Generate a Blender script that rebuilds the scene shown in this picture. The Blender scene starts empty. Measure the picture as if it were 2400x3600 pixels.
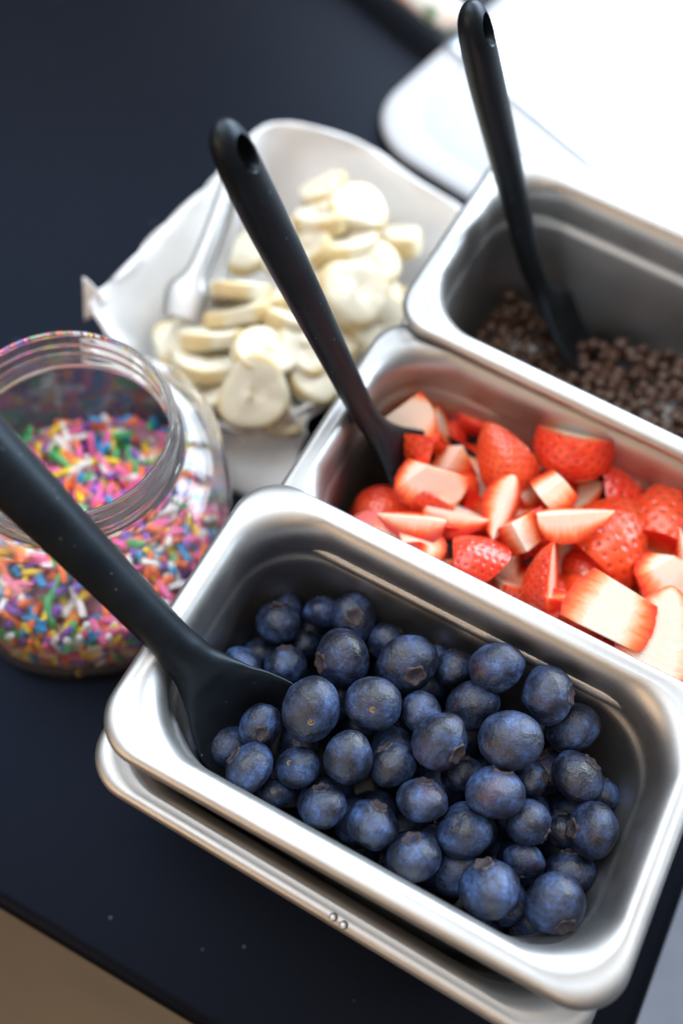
import bpy, bmesh, math, random
import numpy as np
from mathutils import Vector, Matrix, Quaternion, noise as mnoise

# ------------------------------------------------------------------ camera, world, lamps, exposure
SC = bpy.context.scene
COL = SC.collection
R = math.radians
RIM = 0.116                                     # height of the blueberry pan's rim above the table top
CAM_LOC = Vector((0.0031, -0.1062, 0.3278 + RIM))
CAM_ROT = Matrix.Rotation(R(19.9148), 3, 'Z') @ Matrix.Rotation(R(27.2709), 3, 'X') @ Matrix.Rotation(R(8.8622), 3, 'Z')
FPX = 3770.2                                    # focal length in photograph pixels (frame 2400 x 3600)

cd = bpy.data.cameras.new('camera')
cam = bpy.data.objects.new('camera', cd)
COL.objects.link(cam)
cam.matrix_world = Matrix.Translation(CAM_LOC) @ CAM_ROT.to_4x4()
cd.sensor_fit = 'VERTICAL'
cd.sensor_width = 24.0
cd.sensor_height = 36.0
cd.lens = FPX / 100.0
cd.clip_start = 0.01
cd.clip_end = 50.0
cd.dof.use_dof = True
cd.dof.focus_distance = 0.352
cd.dof.aperture_fstop = 3.7
cd.dof.aperture_blades = 9
SC.camera = cam

w = bpy.data.worlds.new('World')
SC.world = w
w.use_nodes = True
bg = w.node_tree.nodes['Background']
bg.inputs[0].default_value = (0.86, 0.9, 1.0, 1)
bg.inputs[1].default_value = 0.13


def area(name, loc, target, sx, sy, power, color):
    ld = bpy.data.lights.new(name, 'AREA')
    ld.shape = 'RECTANGLE'
    ld.size, ld.size_y = sx, sy
    ld.energy = power
    ld.color = color
    o = bpy.data.objects.new(name, ld)
    COL.objects.link(o)
    o.location = loc
    d = Vector(target) - Vector(loc)
    o.rotation_euler = d.to_track_quat('-Z', 'Y').to_euler()
    return o


# a tall window behind and to the right of the table, warm room lamps on the camera's side
area('window_light', (0.85, 2.75, 1.55), (-0.05, 0.1, 0.05), 4.0, 2.0, 225, (0.76, 0.88, 1.0))
area('skylight', (-0.80, 0.30, 1.70), (-0.08, 0.12, 0.1), 1.6, 1.7, 29, (0.84, 0.92, 1.0))
area('ceiling_lamp', (0.05, -0.15, 2.1), (0, 0, 0.1), 1.6, 1.3, 6.0, (1.0, 0.82, 0.64))
area('room_light', (-0.6, -1.3, 0.6), (0, 0, 0.1), 1.2, 0.7, 7, (1.0, 0.66, 0.38))
area('bulb_light', (0.35, -0.75, 1.25), (0, 0, 0.1), 0.09, 0.09, 1.6, (1.0, 0.66, 0.36))

SC.render.engine = 'CYCLES'
SC.cycles.use_denoising = True
SC.cycles.max_bounces = 16
SC.cycles.transmission_bounces = 12
SC.cycles.transparent_max_bounces = 12
SC.cycles.glossy_bounces = 6
SC.cycles.sample_clamp_indirect = 8.0
SC.view_settings.view_transform = 'Standard'
SC.view_settings.look = 'None'
SC.view_settings.exposure = 0.55
SC.view_settings.gamma = 1.0
SC.view_settings.use_curve_mapping = False

rnd = random.Random(7)
CR, CU, CB = (CAM_ROT @ Vector((1, 0, 0))), (CAM_ROT @ Vector((0, 1, 0))), (CAM_ROT @ Vector((0, 0, 1)))


def ray(x, y):
    return (CAM_ROT @ Vector(((x - 1200) / FPX, -(y - 1800) / FPX, -1.0))).normalized()


def at(x, y, z):
    """world point at height z that the photograph shows at pixel x, y"""
    d = ray(x, y)
    return CAM_LOC + d * ((z - CAM_LOC.z) / d.z)


def depth(p):
    return -(Vector(p) - CAM_LOC).dot(CB)


K = 2400 / 1568.0                               # my notes are in 1568-pixel-wide coordinates

# ------------------------------------------------------------------ helpers


def tag(o, label=None, cat=None, group=None, kind=None):
    if label: o['label'] = label
    if cat: o['category'] = cat
    if group: o['group'] = group
    if kind: o['kind'] = kind
    return o


def link(name, mesh, mat=None, parent=None):
    o = bpy.data.objects.new(name, mesh)
    COL.objects.link(o)
    if mat is not None and len(mesh.materials) == 0:
        mesh.materials.append(mat)
    if parent is not None:
        o.parent = parent
    return o


def empty(name, loc=(0, 0, 0)):
    o = bpy.data.objects.new(name, None)
    COL.objects.link(o)
    o.location = loc
    o.empty_display_size = 0.02
    return o


def mesh_of(name, verts, faces, smooth=True):
    m = bpy.data.meshes.new(name)
    m.from_pydata([tuple(v) for v in verts], [], faces)
    m.update()
    if smooth:
        m.polygons.foreach_set('use_smooth', [True] * len(m.polygons))
    return m


def grid_faces(nr, nc, closed=True, off=0):
    f = []
    for i in range(nr - 1):
        for j in range(nc if closed else nc - 1):
            a = off + i * nc + j
            b = off + i * nc + (j + 1) % nc
            f.append((a, b, b + nc, a + nc))
    return f


# ------------------------------------------------------------------ materials
class NT:
    def __init__(self, name):
        self.m = bpy.data.materials.new(name)
        self.m.use_nodes = True
        self.t = self.m.node_tree
        self.b = self.t.nodes['Principled BSDF']

    def n(self, typ, **kw):
        nd = self.t.nodes.new(typ)
        for k_, v in kw.items():
            if k_.startswith('i_'):
                nd.inputs[k_[2:].replace('_', ' ')].default_value = v
            else:
                setattr(nd, k_, v)
        return nd

    def l(self, a, b):
        self.t.links.new(a, b)

    def set(self, **kw):
        for k_, v in kw.items():
            self.b.inputs[k_.replace('_', ' ')].default_value = v

    def coords(self, which='Object'):
        return self.n('ShaderNodeTexCoord').outputs[which]

    def noise(self, vec, scale, detail=3, rough=0.5):
        nd = self.n('ShaderNodeTexNoise')
        nd.inputs['Scale'].default_value = scale
        nd.inputs['Detail'].default_value = detail
        nd.inputs['Roughness'].default_value = rough
        if vec is not None: self.l(vec, nd.inputs['Vector'])
        return nd

    def ramp(self, fac, stops, interp='LINEAR'):
        r = self.n('ShaderNodeValToRGB')
        r.color_ramp.interpolation = interp
        e = r.color_ramp.elements
        while len(e) < len(stops): e.new(0.5)
        for el, (pos, c) in zip(e, stops):
            el.position = pos
            el.color = (*c, 1) if len(c) == 3 else c
        self.l(fac, r.inputs[0])
        return r.outputs[0]

    def math(self, op, a, b=None, clamp=False):
        nd = self.n('ShaderNodeMath', operation=op)
        nd.use_clamp = clamp
        for i, v in enumerate((a, b)):
            if v is None: continue
            if isinstance(v, (int, float)): nd.inputs[i].default_value = v
            else: self.l(v, nd.inputs[i])
        return nd.outputs[0]

    def mix(self, fac, a, b):
        nd = self.n('ShaderNodeMix', data_type='RGBA')
        for i, v in ((0, fac), (6, a), (7, b)):
            if isinstance(v, (int, float)): nd.inputs[i].default_value = v
            elif isinstance(v, tuple): nd.inputs[i].default_value = (*v, 1)
            else: self.l(v, nd.inputs[i])
        return nd.outputs[2]

    def bump(self, h, strength, dist):
        nd = self.n('ShaderNodeBump')
        nd.inputs['Strength'].default_value = strength
        nd.inputs['Distance'].default_value = dist
        self.l(h, nd.inputs['Height'])
        self.l(nd.outputs[0], self.b.inputs['Normal'])

    def base(self, c):
        if isinstance(c, tuple): self.b.inputs['Base Color'].default_value = (*c, 1)
        else: self.l(c, self.b.inputs['Base Color'])


def m_steel():
    t = NT('satin_steel')
    co = t.coords()
    t.set(Metallic=1.0, Roughness=0.3)
    big = t.noise(co, 45, 4, 0.6).outputs[0]
    fine = t.noise(co, 900, 2, 0.5).outputs[0]
    t.base(t.ramp(big, [(0.3, (0.385, 0.38, 0.372)), (0.62, (0.43, 0.425, 0.418)), (0.75, (0.465, 0.46, 0.452))]))
    # dried water marks: rings of slightly different gloss
    wv = t.noise(co, 75, 1, 0.4).outputs[0]
    ring = t.math('ABSOLUTE', t.math('SUBTRACT', wv, 0.6))
    mark = t.math('LESS_THAN', ring, 0.006)
    r = t.math('ADD', t.math('MULTIPLY', big, 0.14), t.math('ADD', t.math('MULTIPLY', fine, 0.05), 0.36))
    r = t.math('ADD', r, t.math('MULTIPLY', mark, 0.025))
    t.l(r, t.b.inputs['Roughness'])
    t.bump(fine, 0.10, 0.0002)
    return t.m


def m_silicone():
    t = NT('black_silicone')
    co = t.coords()
    v = t.n('ShaderNodeTexVoronoi')
    v.inputs['Scale'].default_value = 420
    t.l(co, v.inputs['Vector'])
    keep = t.n('ShaderNodeSeparateColor')
    t.l(v.outputs['Color'], keep.inputs[0])
    rad = t.math('MULTIPLY', t.math('SUBTRACT', keep.outputs[0], 0.62), 0.42)
    dust = t.math('LESS_THAN', v.outputs['Distance'], rad)
    cloud = t.noise(co, 60, 3).outputs[0]
    dust = t.math('MULTIPLY', dust, t.math('GREATER_THAN', cloud, 0.46))
    dust = t.math('MULTIPLY', dust, 0.32)
    smear = t.ramp(t.noise(co, 90, 4, 0.6).outputs[0], [(0.4, (0.003, 0.0036, 0.0048)), (0.8, (0.007, 0.0085, 0.011))])
    t.base(t.mix(dust, smear, (0.3, 0.32, 0.34)))
    t.set(Roughness=0.42)
    t.b.inputs['Specular IOR Level'].default_value = 0.42
    t.b.inputs['Specular Tint'].default_value = (0.66, 0.83, 1.0, 1)
    t.l(t.ramp(cloud, [(0.3, (0.36,) * 3), (0.7, (0.5,) * 3)]), t.b.inputs['Roughness'])
    t.bump(t.noise(co, 1500, 2).outputs[0], 0.08, 0.0002)
    return t.m


def m_table():
    t = NT('black_vinyl_cloth')
    co = t.coords()
    n1 = t.noise(co, 9, 4, 0.6).outputs[0]
    t.base(t.ramp(n1, [(0.3, (0.0012, 0.0012, 0.0017)), (0.75, (0.0024, 0.0023, 0.0030))]))
    wv = t.n('ShaderNodeTexNoise')
    wv.inputs['Scale'].default_value = 1400
    t.l(co, wv.inputs['Vector'])
    t.set(Roughness=0.42)
    t.b.inputs['Specular IOR Level'].default_value = 0.13
    t.b.inputs['Specular Tint'].default_value = (0.42, 0.58, 1.0, 1)
    t.bump(wv.outputs[0], 0.25, 0.0004)
    return t.m


def m_plain(name, c, rough=0.5, var=0.0, scale=40, sss=0.0, spec=0.5, bumpy=0.0, bscale=200):
    t = NT(name)
    co = t.coords()
    if var:
        n = t.noise(co, scale, 4, 0.6).outputs[0]
        lo = tuple(x * (1 - var) for x in c)
        hi = tuple(min(1, x * (1 + var)) for x in c)
        t.base(t.ramp(n, [(0.3, lo), (0.7, hi)]))
    else:
        t.base(c)
    t.set(Roughness=rough)
    t.b.inputs['Specular IOR Level'].default_value = spec
    if sss:
        t.b.inputs['Subsurface Weight'].default_value = sss
        t.b.inputs['Subsurface Radius'].default_value = (1.0, 0.6, 0.35)
        t.b.inputs['Subsurface Scale'].default_value = 0.004
    if bumpy:
        t.bump(t.noise(co, bscale, 3, 0.6).outputs[0], bumpy, 0.0006)
    return t.m


def m_blueberry():
    t = NT('blueberry_skin')
    co = t.coords()
    oi = t.n('ShaderNodeObjectInfo')
    off = t.n('ShaderNodeVectorMath', operation='ADD')
    sc = t.n('ShaderNodeVectorMath', operation='SCALE')
    t.l(oi.outputs['Location'], sc.inputs[0])
    sc.inputs['Scale'].default_value = 210.0
    t.l(co, off.inputs[0])
    t.l(sc.outputs[0], off.inputs[1])
    vec = off.outputs[0]
    n1 = t.noise(vec, 1.15, 4, 0.62).outputs[0]
    n2 = t.noise(vec, 6.5, 3, 0.6).outputs[0]
    bloom = t.math('ADD', t.math('MULTIPLY', n1, 0.85), t.math('MULTIPLY', n2, 0.25))
    bloom = t.math('ADD', bloom, t.math('MULTIPLY', oi.outputs['Random'], 0.10))
    skin = t.ramp(bloom, [(0.40, (0.002, 0.0025, 0.005)), (0.55, (0.006, 0.010, 0.025)), (0.68, (0.017, 0.035, 0.094)),
                          (0.86, (0.060, 0.130, 0.33))])
    # reddish patches near the stem on some berries, thin scratches
    red = t.noise(vec, 0.7, 1).outputs[0]
    redm = t.math('MULTIPLY', t.math('GREATER_THAN', oi.outputs['Random'], 0.78), t.ramp(red, [(0.56, (0, 0, 0)), (0.76, (0.5,) * 3)]))
    skin = t.mix(redm, skin, (0.055, 0.018, 0.035))
    vs = t.n('ShaderNodeTexVoronoi')
    vs.inputs['Scale'].default_value = 2.6
    t.l(vec, vs.inputs['Vector'])
    spot = t.math('LESS_THAN', vs.outputs['Distance'], 0.16)
    skin = t.mix(t.math('MULTIPLY', spot, 0.6), skin, (0.010, 0.011, 0.02))
    t.base(skin)
    t.l(t.ramp(bloom, [(0.38, (0.30,) * 3), (0.7, (0.56,) * 3)]), t.b.inputs['Roughness'])
    t.b.inputs['Specular IOR Level'].default_value = 0.62
    t.bump(t.noise(vec, 4.5, 4, 0.6).outputs[0], 0.14, 0.04)
    return t.m


SB_L, SB_R = 0.040, 0.0165                      # canonical strawberry length and radius


def sb_prof(t_):
    return SB_R * max(0.0, math.sin(math.pi * max(0, min(1, t_)) ** 0.66)) ** 0.62


def m_sb_skin():
    t = NT('strawberry_skin')
    co = t.coords()
    at_ = t.n('ShaderNodeAttribute', attribute_name='seed')
    n = t.noise(co, 90, 3).outputs[0]
    oi = t.n('ShaderNodeObjectInfo')
    red = t.ramp(n, [(0.3, (0.60, 0.018, 0.010)), (0.7, (0.76, 0.042, 0.014))])
    pale = t.ramp(n, [(0.3, (0.68, 0.05, 0.012)), (0.7, (0.84, 0.13, 0.03))])
    red = t.mix(t.math('MULTIPLY', oi.outputs['Random'], 0.8), red, pale)
    red = t.mix(t.ramp(at_.outputs['Fac'], [(0.30, (0, 0, 0)), (0.62, (0.75,) * 3)]), red, (0.30, 0.006, 0.008))
    red = t.mix(t.ramp(at_.outputs['Fac'], [(0.78, (0, 0, 0)), (0.93, (1,) * 3)]), red, (0.62, 0.33, 0.06))
    t.base(red)
    t.set(Roughness=0.27)
    t.b.inputs['Subsurface Weight'].default_value = 0.25
    t.b.inputs['Subsurface Radius'].default_value = (1.0, 0.25, 0.15)
    t.b.inputs['Subsurface Scale'].default_value = 0.003
    t.b.inputs['Coat Weight'].default_value = 0.25
    t.b.inputs['Coat Roughness'].default_value = 0.12
    t.bump(t.noise(co, 700, 2).outputs[0], 0.1, 0.0004)
    return t.m


def m_sb_flesh():
    t = NT('strawberry_flesh')
    co = t.coords()
    s = t.n('ShaderNodeSeparateXYZ')
    t.l(co, s.inputs[0])
    x, y, z = s.outputs
    r = t.math('SQRT', t.math('ADD', t.math('MULTIPLY', x, x), t.math('MULTIPLY', y, y)))
    tt = t.math('DIVIDE', z, SB_L, clamp=True)
    pr = t.math('MULTIPLY', t.math('POWER', t.math('SINE', t.math('MULTIPLY', t.math('POWER', tt, 0.66), math.pi)), 0.62), SB_R)
    frac = t.math('DIVIDE', r, t.math('MAXIMUM', pr, 0.0008))
    # vascular streaks run from the heart outwards
    ang = t.math('ARCTAN2', y, x)
    cmb = t.n('ShaderNodeCombineXYZ')
    t.l(t.math('MULTIPLY', ang, 4.5), cmb.inputs[0])
    t.l(t.math('MULTIPLY', tt, 16.0), cmb.inputs[1])
    t.l(t.math('MULTIPLY', frac, 1.2), cmb.inputs[2])
    st = t.noise(cmb.outputs[0], 1.3, 3, 0.6).outputs[0]
    spc = t.n('ShaderNodeSeparateColor')
    pale = spc.outputs[0]
    big = t.noise(co, 85, 3).outputs[0]
    oi = t.n('ShaderNodeObjectInfo')
    t.l(oi.outputs['Color'], spc.inputs[0])
    f = t.math('ADD', frac, t.math('MULTIPLY', t.math('SUBTRACT', st, 0.5), 0.32))
    f = t.math('ADD', f, t.math('MULTIPLY', t.math('SUBTRACT', big, 0.5), 0.35))
    f = t.math('ADD', f, t.math('MULTIPLY', t.math('SUBTRACT', t.math('SUBTRACT', 1.0, pale), 0.22), 0.42))
    t.base(t.ramp(f, [(0.34, (0.90, 0.73, 0.60)), (0.53, (0.93, 0.48, 0.28)), (0.68, (0.93, 0.21, 0.065)),
                      (0.84, (0.78, 0.07, 0.022)), (1.0, (0.62, 0.022, 0.012))]))
    t.set(Roughness=0.22)
    t.b.inputs['Coat Weight'].default_value = 0.3
    t.b.inputs['Coat Roughness'].default_value = 0.15
    t.b.inputs['Subsurface Weight'].default_value = 0.35
    t.b.inputs['Subsurface Radius'].default_value = (1.0, 0.35, 0.2)
    t.b.inputs['Subsurface Scale'].default_value = 0.006
    t.bump(t.math('ADD', t.math('MULTIPLY', st, 0.8), t.math('ADD', big, t.math('MULTIPLY', t.noise(co, 420, 3).outputs[0], 0.5))), 0.22, 0.0010)
    return t.m


def m_banana():
    t = NT('banana_flesh')
    co = t.coords()
    s = t.n('ShaderNodeSeparateXYZ')
    t.l(co, s.inputs[0])
    x, y, z = s.outputs
    r = t.math('SQRT', t.math('ADD', t.math('MULTIPLY', x, x), t.math('MULTIPLY', y, y)))
    n = t.noise(co, 160, 4).outputs[0]
    ang = t.math('COSINE', t.math('MULTIPLY', t.math('ARCTAN2', y, x), 3.0))
    rr = t.math('ADD', t.math('DIVIDE', r, 0.0135), t.math('MULTIPLY', ang, 0.06))
    rr = t.math('ADD', rr, t.math('MULTIPLY', t.math('SUBTRACT', n, 0.5), 0.25))
    c = t.ramp(rr, [(0.10, (0.60, 0.53, 0.38)), (0.20, (0.65, 0.59, 0.46)), (0.36, (0.64, 0.59, 0.48)), (0.45, (0.60, 0.54, 0.41)),
                    (0.55, (0.63, 0.58, 0.46)), (0.90, (0.64, 0.59, 0.45)), (1.0, (0.60, 0.47, 0.25))])
    t.base(c)
    t.set(Roughness=0.5)
    t.b.inputs['Subsurface Weight'].default_value = 0.3
    t.b.inputs['Subsurface Radius'].default_value = (1.0, 0.75, 0.4)
    t.b.inputs['Subsurface Scale'].default_value = 0.004
    t.bump(n, 0.25, 0.0008)
    return t.m


def m_clear():
    t = NT('clear_plastic')
    t.base((0.985, 0.99, 0.995))
    t.set(Roughness=0.02, IOR=1.45)
    t.b.inputs['Transmission Weight'].default_value = 0.975
    return t.m


def m_sprinkle():
    t = NT('sugar_sprinkle')
    a = t.n('ShaderNodeAttribute', attribute_name='tint')
    t.base(a.outputs['Color'])
    t.set(Roughness=0.32)
    t.b.inputs['Subsurface Weight'].default_value = 0.1
    t.b.inputs['Subsurface Scale'].default_value = 0.001
    return t.m


def m_wood():
    t = NT('brown_floor_boards')
    co = t.coords()
    mp = t.n('ShaderNodeMapping')
    mp.inputs['Scale'].default_value = (1.0, 14.0, 1.0)
    t.l(co, mp.inputs[0])
    n = t.noise(mp.outputs[0], 5, 5, 0.6).outputs[0]
    t.base(t.ramp(n, [(0.3, (0.075, 0.042, 0.016)), (0.7, (0.105, 0.060, 0.024))]))
    t.set(Roughness=0.6)
    return t.m


STEEL, SILI, TABLE = m_steel(), m_silicone(), m_table()
BERRY, SKIN, FLESH, BANANA, CLEAR, SPRK = m_blueberry(), m_sb_skin(), m_sb_flesh(), m_banana(), m_clear(), m_sprinkle()
WOOD = m_wood()
CALYX = m_plain('dried_calyx', (0.036, 0.026, 0.031), 0.7, 0.5, 6, bumpy=0.4, bscale=9)
SCAR = m_plain('stem_scar', (0.22, 0.14, 0.06), 0.7, 0.4, 9)
CHOC = m_plain('dark_chocolate', (0.062, 0.027, 0.015), 0.5, 0.3, 200, bumpy=0.15, bscale=500)
PAPER = m_plain('white_paper', (0.85, 0.845, 0.85), 0.8, 0.02, 60, bumpy=0.25, bscale=140)
CERAMIC = m_plain('white_board_plastic', (0.40, 0.40, 0.415), 0.6)
NAPKIN = m_plain('white_tissue', (0.84, 0.84, 0.84), 0.9, 0.02, 60, bumpy=0.2, bscale=300)
BLADE = m_plain('polished_blade', (0.40, 0.44, 0.49), 0.35)
BLADE.node_tree.nodes['Principled BSDF'].inputs['Metallic'].default_value = 1.0
SHEEN = m_plain('floor_sheen_grey', (0.15, 0.165, 0.20), 0.85, 0.12, 60, bumpy=0.3, bscale=500)  # window light reflected off the floor, put into a grey-blue colour

for pm in (PAPER, NAPKIN):
    nt = pm.node_tree
    tr = nt.nodes.new('ShaderNodeBsdfTranslucent')
    tr.inputs[0].default_value = (0.86, 0.86, 0.86, 1)
    mx = nt.nodes.new('ShaderNodeMixShader')
    mx.inputs[0].default_value = 0.25 if pm is PAPER else 0.08
    out = nt.nodes['Material Output']
    nt.links.new(nt.nodes['Principled BSDF'].outputs[0], mx.inputs[1])
    nt.links.new(tr.outputs[0], mx.inputs[2])
    nt.links.new(mx.outputs[0], out.inputs[0])

# ------------------------------------------------------------------ setting: table, floor


def box_mesh(name, x0, x1, y0, y1, z0, z1, bev=0.0):
    bm = bmesh.new()
    bmesh.ops.create_cube(bm, size=1)
    for v in bm.verts:
        v.co = Vector((x0 if v.co.x < 0 else x1, y0 if v.co.y < 0 else y1, z0 if v.co.z < 0 else z1))
    if bev:
        bmesh.ops.bevel(bm, geom=bm.edges[:], offset=bev, segments=4, profile=0.5, affect='EDGES')
    m = bpy.data.meshes.new(name)
    bm.to_mesh(m)
    bm.free()
    m.polygons.foreach_set('use_smooth', [bool(bev)] * len(m.polygons))
    return m


tb = empty('table', (0, 0, 0))
tag(tb, 'black cloth covered table under the pans, jar and paper tray', 'table')
link('table_top', box_mesh('table_top', -1.1, 0.1265, -0.1075, 0.95, -0.03, 0.0, 0.006), TABLE, tb)
for sx, sy in ((-1.06, -0.06), (0.09, -0.06), (-1.06, 0.9), (0.09, 0.9)):
    link('leg', box_mesh('leg', sx - 0.025, sx + 0.025, sy - 0.025, sy + 0.025, -0.73, -0.031, 0.003), TABLE, tb)
tag(link('floor', box_mesh('floor', -4, 4, -4, 4, -0.78, -0.73), WOOD), kind='structure')
tag(link('floor_sheen', box_mesh('floor_sheen', 0.16, 2.2, -1.2, 1.6, -0.729, -0.720, 0.003), SHEEN), kind='structure')  # added slab, painted as the floor's grey-blue window reflection

# ------------------------------------------------------------------ steel pans


def rrect(hw, hd, r, n=14):
    pts = []
    r = min(r, hw - 1e-4, hd - 1e-4)
    for (cx, cy, a0) in ((hw - r, hd - r, 0), (-hw + r, hd - r, 90), (-hw + r, -hd + r, 180), (hw - r, -hd + r, 270)):
        for i in range(n + 1):
            a = R(a0 + 90 * i / n)
            pts.append((cx + r * math.cos(a), cy + r * math.sin(a)))
    return pts


RIMPROF = [(0.0004, -0.0048), (0.0, -0.0040), (0.0, -0.0030), (0.0003, -0.0019), (0.0010, -0.0010), (0.0020, -0.0005), (0.0030, -0.0004), (0.0038, -0.00055),
           (0.0046, -0.0007), (0.0052, -0.0007), (0.0058, -0.0007)]


def pan(name, label, group, cx, cy, rim, hw, hd, deep, rot=0.0):
    root = empty(name, (cx, cy, rim))
    root.rotation_euler = (0, 0, rot)
    tag(root, label, 'pan', group)
    N = 14

    def rc(o):
        return 0.0165 + min(1, o / 0.011) * 0.0095 if o < 0.012 else 0.026 - (o - 0.012) * 0.25

    def loft(nm, prof, cap):
        vs, nc = [], 4 * (N + 1)
        for o, z in prof:
            vs += [(x, y, z) for x, y in rrect(hw - o, hd - o, rc(o), N)]
        fs = grid_faces(len(prof), nc)
        if cap:
            base = len(vs)
            o, z = prof[-1]
            for s in (0.6, 0.25):
                vs += [(x * s, y * s, z) for x, y in rrect(hw - o, hd - o, rc(o), N)]
            fs += grid_faces(3, nc, True, base - nc)
            fs.append(tuple(range(len(vs) - nc, len(vs))))
        m = mesh_of(nm, vs, fs)
        o_ = link(nm, m, STEEL, root)
        sd = o_.modifiers.new('thick', 'SOLIDIFY')
        sd.thickness = 0.0007
        sd.offset = -1
        sd.use_rim = False
        return o_

    d = deep
    basin = [(0.0058, -0.0007), (0.0064, -0.0008), (0.0073, -0.0012), (0.0082, -0.0020), (0.0091, -0.0032), (0.0099, -0.0049), (0.0105, -0.0070), (0.0109, -0.0098),
             (0.0112, -0.0165), (0.0114, -0.0180), (0.0118, -0.0192), (0.0124, -0.0202), (0.0129, -0.0213), (0.0132, -0.0230),
             (0.0146, -0.036), (0.0166, -0.055), (0.0188, -d + 0.018), (0.0194, -d + 0.010), (0.0204, -d + 0.005), (0.0222, -d + 0.0018),
             (0.0250, -d + 0.0004), (0.0290, -d)]
    loft('rim', RIMPROF, False)
    loft('basin', basin, True)
    return root


HW, HD = 0.088, 0.0545
pan('steel_pan', 'steel pan full of blueberries, its rim resting over the strawberry pan', 'steel food pans', 0, 0, RIM, HW, HD, 0.088)
low = pan('steel_pan', 'empty lower steel pan showing its rim beneath the blueberry pan', 'steel food pans', 0.0, -0.0053, RIM - 0.021, 0.0885, 0.0585, 0.0948, R(-1.3))
SX, SY, SZ = 0.006, 0.0962, 0.102
pan('steel_pan', 'steel pan of cut strawberries wedged between two other pans', 'steel food pans', SX, SY, SZ, HW, HD, 0.1018)
CX, CY, CZ = 0.0085, 0.1955, 0.1085
pan('steel_pan', 'steel pan holding chocolate chips, furthest of the filled pans', 'steel food pans', CX, CY, CZ, HW, HD, 0.088, R(-0.8))
pan('steel_pan', 'lower steel pan whose back rim peeks out behind the chocolate pan', 'steel food pans', CX + 0.002, CY + 0.0042, CZ - 0.016, HW + 0.0025, HD + 0.003, 0.0923, R(1.6))
# two small stamped marks on the lower pan's front rim
for px, py in ((1172, 3224), (1208, 3252)):
    v, f = [], []
    q = at(px, py, RIM - 0.0213)
    bm = bmesh.new()
    bmesh.ops.create_uvsphere(bm, u_segments=12, v_segments=8, radius=0.0014)
    for vv in bm.verts: vv.co.z *= 0.45
    m = bpy.data.meshes.new('stamp_mark')
    bm.to_mesh(m); bm.free()
    m.polygons.foreach_set('use_smooth', [True] * len(m.polygons))
    o = link('stamp_mark', m, STEEL, low)
    bpy.context.view_layer.update()
    o.location = low.matrix_world.inverted() @ q

# ------------------------------------------------------------------ black spoons
LH, LB = 0.152, 0.066                           # handle and bowl length


def lerp_tab(tab, x):
    """monotone cubic interpolation of every column"""
    xs = np.array([q[0] for q in tab])
    ys = np.array([q[1:] for q in tab])
    h = np.diff(xs)
    dl = np.diff(ys, axis=0) / h[:, None]
    m = np.zeros_like(ys)
    for i in range(1, len(xs) - 1):
        same = dl[i - 1] * dl[i] > 0
        with np.errstate(divide='ignore', invalid='ignore'):
            hm = 2 * dl[i - 1] * dl[i] / (dl[i - 1] + dl[i])
        m[i] = np.where(same, hm, 0)
    m[0], m[-1] = dl[0], dl[-1]
    i = int(np.clip(np.searchsorted(xs, x) - 1, 0, len(xs) - 2))
    t_ = (x - xs[i]) / h[i]
    return list((1 + 2 * t_) * (1 - t_) ** 2 * ys[i] + t_ * (1 - t_) ** 2 * h[i] * m[i] + t_ * t_ * (3 - 2 * t_) * ys[i + 1] + t_ * t_ * (t_ - 1) * h[i] * m[i + 1])


# x from handle end (-LH) to bowl tip (+LB): half width, half thickness, dish depth, centre height, bowl blend
STAB = [(-0.152, 0.0006, 0.0006, 0, 0.0005, 0), (-0.1512, 0.0026, 0.0022, 0, 0.0005, 0), (-0.1495, 0.0044, 0.0037, 0, 0.0005, 0), (-0.146, 0.0061, 0.0051, 0, 0.0004, 0),
        (-0.139, 0.0071, 0.0060, 0, 0.0003, 0), (-0.120, 0.0074, 0.0063, 0, 0, 0), (-0.085, 0.0067, 0.0060, 0, 0, 0),
        (-0.045, 0.0056, 0.0053, 0, 0, 0), (-0.015, 0.0052, 0.0047, 0, 0, 0), (-0.004, 0.0062, 0.0042, 0.0, 0, 0.05), (0.004, 0.0088, 0.0036, 0.0006, -0.0002, 0.4),
        (0.011, 0.0125, 0.0030, 0.0028, -0.0006, 0.8), (0.020, 0.0172, 0.0024, 0.0062, -0.0010, 1), (0.030, 0.0203, 0.0020, 0.0088, -0.0012, 1),
        (0.040, 0.0205, 0.0018, 0.0092, -0.0010, 1), (0.050, 0.0180, 0.0017, 0.0076, -0.0004, 1), (0.058, 0.0135, 0.0016, 0.0048, 0.0004, 1),
        (0.063, 0.0085, 0.0015, 0.0022, 0.001, 1), (0.0655, 0.0032, 0.0013, 0.0006, 0.0014, 1), (0.066, 0.0006, 0.0006, 0, 0.0014, 1)]


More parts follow.
